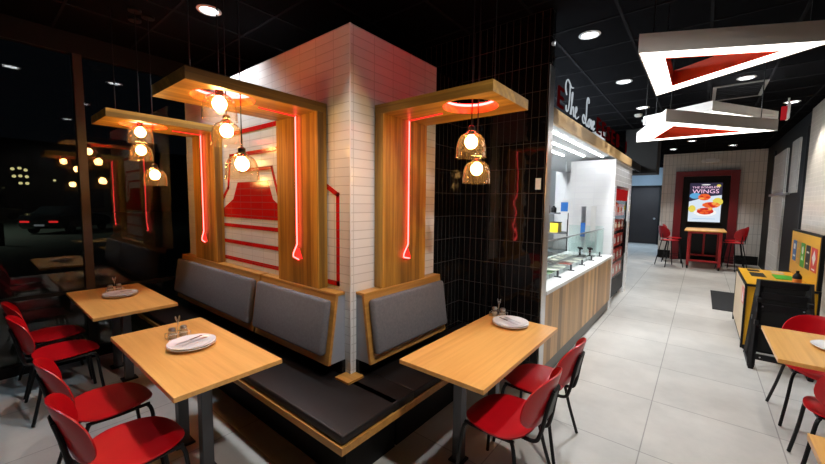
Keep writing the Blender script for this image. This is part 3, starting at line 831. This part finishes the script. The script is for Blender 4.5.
for r_ in range(2):
    for k in range(9):
        x = -1.33-.22*r_; y = 3.50+.265*k
        mt_ = pan_mats[(k+3*r_) % 10]
        t = thing('topping_pan', 'steel pan of %s, %s of the %s row behind the glass' % (nm[mt_], ordw[k], 'front' if r_ == 0 else 'back'), 'food pan', (x, y, .9005), 0, 'topping pans behind the counter glass')
        MB().ringprism([(-.095, -.12), (.095, -.12), (.095, .12), (-.095, .12)], [(-.083, -.108), (.083, -.108), (.083, .108), (-.083, .108)], 0, .045).build('pan', M['steel'], t)
        MB().grid(lambda u, v: Vector((-.083+.166*u, -.108+.216*v, .026+.010*math.sin(7*u+k)*math.cos(5*v+r_))), 8, 8).build('topping', M[mt_], t, True)
for k, (x, y, m_, lb) in enumerate(((-1.435, 6.05, 'blue', 'slim blue grey upright display on the counter end'), (-1.305, 6.10, 'white_metal', 'slim pale upright display on the counter end'))):  # pale second display stands for the first one's reflection in the glass
    t = thing('upright_display', lb, 'display', (x, y, .90))
    MB().tube([(0, 0, .01), (0, 0, .30)], .008, 8).build('stem', M['steel'], t)
    p_ = MB().box(-.035, .035, -.006, .006, .24, .78, .003).build('panel', M['steel' if k == 0 else 'white_metal'], t)
    if k == 0: MB().box(-.033, .033, -.008, -.0065, .30, .52).build('picture', M['blue'], p_)
    MB().box(-.05, .05, -.05, .05, 0, .012, .003).build('base', M['black'], t)
    t2 = thing('card_reader', 'dark slim card reader beside the %s upright display' % ('blue grey' if k == 0 else 'pale'), 'card reader', (x+.005, y-.13, .90), .4)
    MB().box(-.03, .03, -.07, .07, .12, .145, .006).build('body', M['black'], t2)
    MB().box(-.012, .012, -.01, .01, .008, .12).build('stand', M['black_metal'], t2)
    MB().box(-.035, .035, -.035, .035, 0, .008).build('base', M['black_metal'], t2)

# canopy beam above the counter
cb_ = thing('counter_canopy', 'oak faced canopy above the service counter with led strips', 'canopy', (-1.08, 3.31, 2.43))
MB().box(-.03, 0, 0, 4.6, 0, .135).build('oak_fascia', M['oak_beam'], cb_)
MB().box(-.03, .001, 4.6, 5.9, -.01, .135).build('black_end', M['black'], cb_)
sof = MB().box(-1.6, -.03, 0, 5.9, .04, .13).build('soffit', M['soffit'], cb_)
for k, x in enumerate((-.20, -.42, -.66)):
    MB().box(x-.009, x+.009, .06, 3.1-.25*k, .028, .039).build('led_strip', M['led_strip'], sof)
struct(MB().box(-1.40, -.80, 9.22, 9.9, 2.40, CZ).build('wall_bulkhead', M['black']))

# lettering that stands on the beam
lw = thing('script_sign', 'white script sign reading The Love standing on the canopy', 'sign', (-1.06, 0, 2.565))
def strokes(mb, L, r):
    for s_ in L: mb.tube(smooth_path([(0, y, z) for y, z in s_], 5), r, 7)
a = MB()
strokes(a, [
    [(3.62, .17), (3.58, .22), (3.59, .28), (3.64, .315), (3.70, .30), (3.76, .275), (3.83, .285)],
    [(3.72, .285), (3.72, .18), (3.70, .07), (3.66, .025), (3.62, .04), (3.62, .075)],
], .006)
strokes(a, [
    [(3.76, .02), (3.79, .10), (3.82, .22), (3.80, .235), (3.79, .19), (3.79, .06), (3.79, .02)],
    [(3.79, .04), (3.83, .10), (3.87, .10), (3.87, .04), (3.90, .02), (3.93, .05)],
    [(3.93, .06), (3.98, .09), (3.98, .125), (3.95, .125), (3.93, .07), (3.95, .025), (4.0, .02), (4.06, .05)],
], .006)
a.build('the_lettering', M['sign_white'], lw, True)
a = MB()
strokes(a, [
    [(4.46, .27), (4.45, .31), (4.40, .32), (4.37, .27), (4.37, .17), (4.36, .08), (4.31, .03), (4.25, .03), (4.22, .07), (4.25, .11), (4.30, .09), (4.36, .04), (4.43, .015), (4.47, .05)],
    [(4.50, .10), (4.46, .07), (4.47, .03), (4.52, .02), (4.55, .06), (4.53, .11), (4.49, .10)],
    [(4.55, .10), (4.60, .11), (4.61, .05), (4.63, .02), (4.67, .06), (4.67, .12)],
    [(4.69, .07), (4.74, .09), (4.74, .12), (4.71, .12), (4.69, .06), (4.72, .02), (4.78, .05)],
], .007)
a.build('love_lettering', M['sign_white'], lw, True)
rl = thing('block_letter_sign', 'dim red block letters on the canopy either side of the script', 'sign', (-1.06, 0, 2.565))
def put_letters(s_, y, wd, h_):
    me = text_mesh(s_, h_*1.38, .006)
    xs = [v.co.x for v in me.vertices]; ys = [v.co.y for v in me.vertices]
    k = wd/(max(xs)-min(xs)); ky = h_/(max(ys)-min(ys))
    R_ = Matrix(((0, 0, 1, 0), (1, 0, 0, 0), (0, 1, 0, 0), (0, 0, 0, 1)))
    mb = MB().add_mesh(me, Matrix.Translation((0, y, h_/2+.004)) @ R_ @ Matrix.Diagonal((k, ky, 1, 1)))
    mb.build('letter', M['sign_red_letter'], rl)
put_letters('E', 3.44, .17, .18)
for i_, (ch, y) in enumerate((('E', 4.98), ('E', 5.28), ('S', 5.58), ('E', 5.90), ('B', 6.28), ('I', 7.05))): put_letters(ch, y, .20 if ch != 'I' else .07, .19)

# fridge in the tiled niche
fg = thing('drinks_fridge', 'tall red drinks fridge with glass door in the tiled niche', 'fridge', (-1.12, 7.32, 0))
MB().box(-.60, -.05, -.62, .62, .12, 1.98).build('cabinet', M['dark'], fg)
MB().box(-.05, 0, -.62, .62, 1.78, 1.98, .004).build('header', M['fridge_red'], fg)
dfr = MB().box(-.05, 0, -.62, -.54, .12, 1.78).box(-.05, 0, .54, .62, .12, 1.78).box(-.05, 0, -.54, .54, .12, .42).build('door_frame', M['dark'], fg)
MB().box(-.012, -.006, -.54, .54, .42, 1.78).build('door_glass', M['case_glass'], dfr)
MB().box(.002, .03, .46, .50, .8, 1.4, .004).build('handle', M['black_metal'], dfr)
for x in (-.55, -.1):
    for y in (-.55, .55): MB().box(x-.03, x+.03, y-.03, y+.03, 0, .12).build('leg', M['black_metal'], fg)
for r_ in range(5):
    for k in range(3):
        t = thing('red_carton', 'red carton on the %s fridge shelf, %s of three' % (['lowest', 'second', 'middle', 'fourth', 'top'][r_], ['nearest', 'middle', 'furthest'][k]), 'carton', (-1.145, 6.98+.32*k, .46+.265*r_), 0, 'red cartons in the fridge')
        MB().box(-.022, .01, -.13, .13, 0, .20, .003).build('box', M['fridge_pack'], t)
        MB().box(.0101, .011, -.06, .06, .05, .15).build('print', M['food_c' if k % 2 else 'bright_white'], t)

# kitchen shelf in view through the gap
ks = thing('kitchen_shelf', 'steel prep shelf in the kitchen behind the counter', 'shelf', (-2.45, 8.1, 0))
for z in (.30, .70, 1.10, 1.52): MB().box(-.35, .30, -.25, .25, z-.02, z, .003).build('shelf_board', M['dark_steel'], ks)
for x in (-.34, .29):
    for y in (-.24, .24): MB().box(x-.015, x+.015, y-.015, y+.015, 0, 1.52).build('post', M['black_metal'], ks)
yb = thing('yellow_tub', 'yellow plastic tub on the kitchen shelf', 'tub', (-2.46, 8.05, 1.101))
MB().ringprism([(-.085, -.12), (.085, -.12), (.085, .12), (-.085, .12)], [(-.075, -.11), (.075, -.11), (.075, .11), (-.075, .11)], 0, .20).box(-.08, .08, -.115, .115, .002, .02).build('tub', M['bin_yellow'], yb)
MB().box(-.09, .09, -.125, .125, .20, .22, .004).build('lid', M['black'], yb)
for k, (x, h_) in enumerate(((-2.66, .22), (-2.52, .15), (-2.30, .2))):
    tag(MB().lathe([(0, 0), (.05, 0), (.055, .01), (.055, h_*.7), (.025, h_*.85), (.025, h_), (0, h_)], (x, 8.05, 1.521), 16).build('kitchen_bottle', M['black'], None, True), 'dark bottle on top of the kitchen shelf, %s of three' % ['left', 'middle', 'right'][k], 'bottle', 'dark bottles on the kitchen shelf')
bp_ = thing('hanging_notice', 'blue and white notice hanging left of kitchen tile wall', 'notice', (-1.885, 6.60, 1.44))
MB().box(-.06, .06, 0, .006, 0, .36).build('sheet', M['bright_white'], bp_)
MB().box(-.06, .06, -.002, 0, .14, .30).build('blue_print', M['blue'], bp_)
MB().tube([(0, .003, .36), (0, .003, 1.028)], .003, 6).build('string', M['steel'], bp_)
kl = thing('kitchen_ceiling_panel', 'bright white ceiling light panel inside the kitchen', 'ceiling light', (-2.9, 5.6, CZ-.03))  # glowing panel added to brighten the kitchen
MB().box(-.6, .6, -1.6, 1.6, 0, .025).build('panel', emit('kitchen panel', (.90, .96, 1.0), 62.0), kl)
wn_ = tag(MB().box(-1.165, -1.118, 3.182, 3.189, 1.83, 1.93, .001).build('wall_notice', M['bright_white']), 'small white notice on the black tiled wall', 'notice')

# ------------------------------------------------------------------ back of the room
al = thing('red_alcove', 'red framed alcove around the menu screen on back wall', 'frame', (.06, YB, 0))
MB().box(-.76, -.56, -.12, -.002, 0, 2.78, .004).build('side_post', M['alcove_red'], al)
MB().box(.56, .76, -.12, -.002, 0, 2.78, .004).build('side_post', M['alcove_red'], al)
MB().box(-.56, .56, -.12, -.002, 2.62, 2.78, .004).build('top_board', M['alcove_red'], al)
MB().box(-.56, .56, -.03, -.002, 0, 2.62).build('black_back', M['black'], al)
sc_ = thing('menu_screen', 'lit advertising screen showing wings inside the red alcove', 'screen', (.06, YB-.034, 1.22))
MB().box(-.43, .43, -.05, 0, -.04, 1.23, .004).build('casing', M['black'], sc_)
Y0 = -.0515
scp = MB().box(-.385, .385, Y0, -.050, 0, 1.19).build('panel', M['screen_base'], sc_)
def blob(cx, cz, rx, rz_, d, m_, name):
    pts = [(cx+rx*math.cos(2*PI*k/20)*(1+.08*math.sin(3*k)), cz+rz_*math.sin(2*PI*k/20)) for k in range(20)]
    MB().prism(pts, Y0-d, Y0-d+.0006, 'XZ').build(name, M[m_], scp)
MB().prism([(-.385, 1.19), (.385, 1.19), (.385, .82), (.05, .78), (-.385, .62)], Y0-.001, Y0-.0002, 'XZ').build('night_ground', M['screen_night'], scp)
blob(.30, 1.10, .05, .04, .002, 'screen_yellow', 'picture_star')
blob(-.24, .80, .14, .09, .002, 'screen_blue', 'picture_glove')
blob(-.02, .76, .15, .10, .003, 'screen_orange', 'picture_wing')
blob(.30, .62, .12, .12, .002, 'screen_yellow', 'picture_lemon')
blob(.15, .52, .21, .09, .003, 'screen_orange', 'picture_wings')
blob(-.30, .40, .09, .11, .002, 'screen_yellow', 'picture_lemon')
blob(.02, .29, .27, .115, .002, 'screen_white', 'picture_bowl')
blob(.02, .33, .20, .105, .003, 'screen_red', 'picture_wings')
blob(.05, .36, .11, .05, .004, 'screen_orange', 'picture_glaze')
blob(0, 1.135, .11, .016, .002, 'screen_white', 'picture_emblem')
MB().box(-.27, .27, Y0-.002, Y0-.0014, .095, .103).build('picture_line', M['screen_blue'], scp)
rp = random.Random(3)
for cx_, cz_, w_, h_, n_ in ((-.02, .76, .12, .07, 5), (.15, .52, .17, .06, 7), (.02, .34, .17, .07, 9)):
    for q_ in range(n_):
        blob(cx_+rp.uniform(-w_, w_), cz_+rp.uniform(-h_, h_), rp.uniform(.03, .06), rp.uniform(.02, .04), .0045+.0002*q_, ('screen_red', 'screen_orange', 'screen_amber')[q_ % 3], 'picture_piece')
RX = Matrix.Rotation(PI/2, 4, 'X')
for s_, z, sz, m_ in (('THE BONELESS', 1.055, .085, 'screen_pink'), ('WINGS', .93, .17, 'screen_pink')):
    me = text_mesh(s_, sz, .0003)
    xs = [v.co.x for v in me.vertices]; k = min(1.15, .66/(max(xs)-min(xs)))
    MB().add_mesh(me, Matrix.Translation((0, Y0-.007, z)) @ RX @ Matrix.Diagonal((k, 1, 1, 1))).build('lettering', M[m_], scp)
el = thing('emergency_wall_lamp', 'small white emergency light high on back wall', 'light', (.12, YB, 3.08))
MB().box(-.12, .12, -.06, 0, -.05, .07, .01).build('case', M['white'], el)
for s_ in (-1, 1): MB().lathe([(0, -.03), (.04, -.03), (.05, .02), (0, .02)], n=14, mat=Matrix.Translation((s_*.17, -.05, 0)) @ Matrix.Rotation(PI/2, 4, 'X')).build('lamp_head', M['white'], el, True)

bt = thing('bar_table', 'tall red bar table with wooden top before the screen', 'table', (.105, 13.1, 0))
MB().box(-.44, .44, -.85, .85, 1.02, 1.05, .004).build('tabletop', M['table_y'], bt)
for x in (-.33, .33):
    for y in (-.76, .76):
        lg = MB().box(x-.03, x+.03, y-.03, y+.03, .06, 1.02, .003).build('leg', M['red_paint'], bt)
        MB().lathe([(0, -.02), (.05, -.02), (.055, 0), (.05, .02), (0, .02)], n=14, mat=Matrix.Translation((x, y, .056)) @ Matrix.Rotation(PI/2, 4, 'Y')).build('caster', M['black_metal'], lg, True)
for y in (-.76, .76):
    MB().box(-.30, .30, y-.025, y+.025, .20, .25, .003).build('stretcher', M['red_paint'], bt)
    MB().box(-.36, .36, y-.02, y+.02, .965, 1.02, .003).build('apron', M['red_paint'], bt)
MB().box(-.025, .025, .735, .785, .25, .965).build('centre_post', M['red_paint'], bt)
def stool(label, loc, rz):
    t = thing('bar_stool', label, 'bar stool', loc, rz, None)
    zs = .74
    def seat(u, v): return Vector((u*.20*(1-.1*v), v*.20, zs+.012*u*u))
    shell(num(seat), .016, 24, 4).build('seat', M['red'], t, True)
    def back(u, v): return Vector((u*(.24-.02*v), -.20-.07*(v*.5+.5)+.09*u*u-.02, zs+.24+v*.17))
    shell(num(back), .016, 24, 4).build('backrest', M['red'], t, True)
    for sx in (-1, 1):
        for sy in (-1, 1): MB().tube([(sx*.15, sy*.13, zs-.012), (sx*.23, sy*.24, .008)], .012, 8).build('leg', M['black_metal'], t, True)
        MB().tube([(sx*.07, -.1, zs-.015), (sx*.07, -.235, zs-.01), (sx*.055, -.245, zs+.2)], .010, 8).build('back_rod', M['black_metal'], t, True)
    q = [(.208, .208), (-.208, .208), (-.208, -.208), (.208, -.208)]
    MB().tube([(a_*.985, b_*.99, .24) for a_, b_ in q], .008, 6, closed=True).build('footrest', M['black_metal'], t)
stool('red bar stool left of the bar table, nearer one', (-.64, 12.33, 0), -.95)
stool('red bar stool left of the bar table, farther one by the wall', (-.62, 13.35, 0), -PI/2)
stool('red bar stool right of the bar table, nearer one', (.70, 12.72, 0), .95)
stool('red bar stool right of the bar table, farther one by the wall', (.76, 13.5, 0), PI/2)
tag(MB().box(.235, .95, 7.66, 9.35, .0005, .012, .004).build('floor_mat', M['mat_black']), 'black entrance mat on the floor left of the waste station', 'mat')

# ------------------------------------------------------------------ waste station
ws = thing('waste_station', 'yellow topped waste sorting station with sign panel', 'waste station', (.46, 5.72, 0))
DX, DY, TZ = .60, 1.42, .80
MB().box(.012, DX, .012, DY-.012, .06, TZ-.03).build('cabinet', M['yellow'], ws)
fdr = MB().box(-.002, .012, .03, DY-.03, .10, TZ-.05).build('front_door', M['pale_wood'], ws)
MB().box(-.006, .014, -.006, .03, .02, TZ-.03).box(DX-.02, DX, -.006, .012, .02, TZ-.03).box(-.006, DX, -.004, .014, .02, .06).build('edge_trim', M['black'], ws)
MB().box(-.006, .014, DY-.03, DY, .02, TZ-.03).build('edge_trim', M['black'], ws)
MB().box(.02, DX-.02, .03, DY-.02, 0, .06).build('plinth', M['black'], ws)
tp = MB().box(-.008, DX, -.008, DY, TZ-.03, TZ-.006).build('top_edge', M['black'], ws)
wtp = MB().box(.012, DX-.0, .012, DY-.012, TZ-.006, TZ).build('top', M['yellow'], ws)
MB().box(.10, .24, .66, 1.02, TZ, TZ+.004).build('bin_opening', M['black'], wtp)
MB().box(.10, .22, 1.14, 1.32, TZ, TZ+.004).build('bin_opening', M['black'], wtp)
MB().box(.32, .50, .62, .98, TZ, TZ+.006).build('bin_opening', M['green'], wtp)
MB().box(.34, .46, 1.10, 1.30, TZ, TZ+.004).build('bin_opening', M['pale_wood'], wtp)
MB().box(-.0035, -.002, .10, .34, .52, .72).build('front_sticker', M['sign_red'], fdr)
MB().prism([(.15, .54), (.29, .54), (.22, .70)], -.0045, -.0035, 'YZ').build('sticker_mark', M['bright_white'], fdr)
PX = DX-.04
MB().box(PX, PX+.035, -.02, DY+.16, TZ+.0, 1.40).build('panel_edge', M['black'], ws)
MB().box(PX-.003, PX, .02, DY+.14, TZ+.004, 1.375).build('sign_panel', M['yellow'], ws)
f = (1.0/ (.46+PX))     # panel plane sits a little off the measured one
for y0, y1, z0, z1, m_, nm_ in ((1.20, 1.42, .985, 1.255, 'blue', 'blue_sign'), (.96, 1.15, .965, 1.25, 'tan', 'tan_sign'), (.70, .92, .955, 1.255, 'green', 'green_sign'), (.42, .64, .965, 1.25, 'sign_black', 'black_sign'), (.09, .36, .975, 1.245, 'sign_red', 'red_sign')):
    q = MB().box(PX-.005, PX-.003, y0, y1, z0, z1).build(nm_, M[m_], ws)
    cy_ = (y0+y1)/2; cz_ = (z0+z1)/2; hw = (y1-y0)/2
    k_ = MB()
    if nm_ == 'red_sign': k_.prism([(cy_-hw*.62, cz_+.02), (cy_, cz_+.11), (cy_+hw*.62, cz_+.02), (cy_, cz_-.07)], PX-.0062, PX-.005, 'YZ').box(PX-.0062, PX-.005, cy_-hw*.5, cy_+hw*.5, z0+.02, z0+.035)
    elif nm_ == 'green_sign': k_.lathe([(.0, 0), (.05, .0), (.05, .0012), (0, .0012)], n=16, mat=Matrix.Translation((PX-.005, cy_, cz_+.06)) @ Matrix.Rotation(-PI/2, 4, 'Y')).prism([(cy_-.06, cz_-.06), (cy_+.06, cz_-.06), (cy_, cz_+.0)], PX-.0062, PX-.005, 'YZ')
    elif nm_ == 'blue_sign': k_.box(PX-.0062, PX-.005, cy_-.05, cy_+.05, cz_+.02, cz_+.09).box(PX-.0062, PX-.005, cy_-.07, cy_+.07, cz_-.08, cz_-.06)
    else: k_.box(PX-.0062, PX-.005, cy_-.06, cy_+.06, cz_+.05, cz_+.07).box(PX-.0062, PX-.005, cy_-.04, cy_+.04, cz_-.08, cz_-.065)
    k_.build('mark', M['bright_white'] if nm_ != 'tan_sign' else M['yellow'], q)
sb = thing('sanitizer_bottle', 'small dark bottle with orange label on waste station top', 'bottle', (.88, 5.80, TZ+.001))
MB().lathe([(0, 0), (.035, 0), (.038, .006), (.038, .13), (.02, .16), (.014, .165), (.014, .19), (0, .19)], n=18).build('bottle', M['black'], sb, True)
MB().lathe([(.0385, .03), (.0388, .03), (.0388, .10), (.0385, .10)], n=18).build('bottle_label', M['orange'], sb, True)

# high chair
hc = thing('high_chair', 'black wooden high chair standing before the yellow waste station', 'high chair', (.715, 5.30, 0))
for s_ in (-1, 1):
    x = s_*.215
    def bar(a_, b_, t_=.019, n_='leg'):
        MB().tube([a_, b_], t_, 4).build(n_, M['black_metal'], hc)
    bar((x, -.20, .02), (x*.84, -.02, .93), .030)
    bar((x, .25, .02), (x*.84, .06, .80), .028)
    MB().box(x-.022, x+.022, -.22, .27, 0, .05, .006).build('skid', M['black_metal'], hc)
    MB().box(x*.9-.018, x*.9+.018, -.16, .17, .46, .51, .004).build('side_rail', M['black_metal'], hc)
    MB().box(x*.86-.02, x*.86+.02, -.14, .16, .70, .745, .006).build('arm', M['black_metal'], hc)
MB().box(-.19, .19, -.05, .0, .86, .93, .006).build('top_rail', M['black_metal'], hc)
MB().box(-.19, .19, -.075, -.04, .60, .68, .005).build('back_slat', M['black_metal'], hc)
MB().box(-.19, .19, -.065, -.03, .73, .80, .005).build('back_slat', M['black_metal'], hc)
MB().box(-.195, .195, -.13, .14, .42, .455, .005).build('seat', M['black_metal'], hc)
MB().prism([(-.125, .18), (-.105, .18), (-.015, .88), (-.03, .88)], -.19, .19, 'YZ').build('back_board', M['black'], hc)
MB().box(-.20, .20, -.185, -.155, .10, .16, .004).build('stretcher', M['black_metal'], hc)
MB().box(-.20, .20, .20, .23, .14, .20, .004).build('stretcher', M['black_metal'], hc)
for s_ in (-1, 1):
    for z_ in (.65, .13): MB().lathe([(0, 0), (.008, 0), (.006, .004), (0, .005)], n=10, mat=Matrix.Translation((s_*.15, -.0755 if z_ > .3 else -.1855, z_)) @ Matrix.Rotation(PI/2, 4, 'X')).build('bolt', M['steel'], hc)

# ------------------------------------------------------------------ back corridor light
dc = downlight('round recessed downlight in the back corridor, hidden from view', -1.9, 17.2, 300, (.7, .85, 1.0), 2.6)
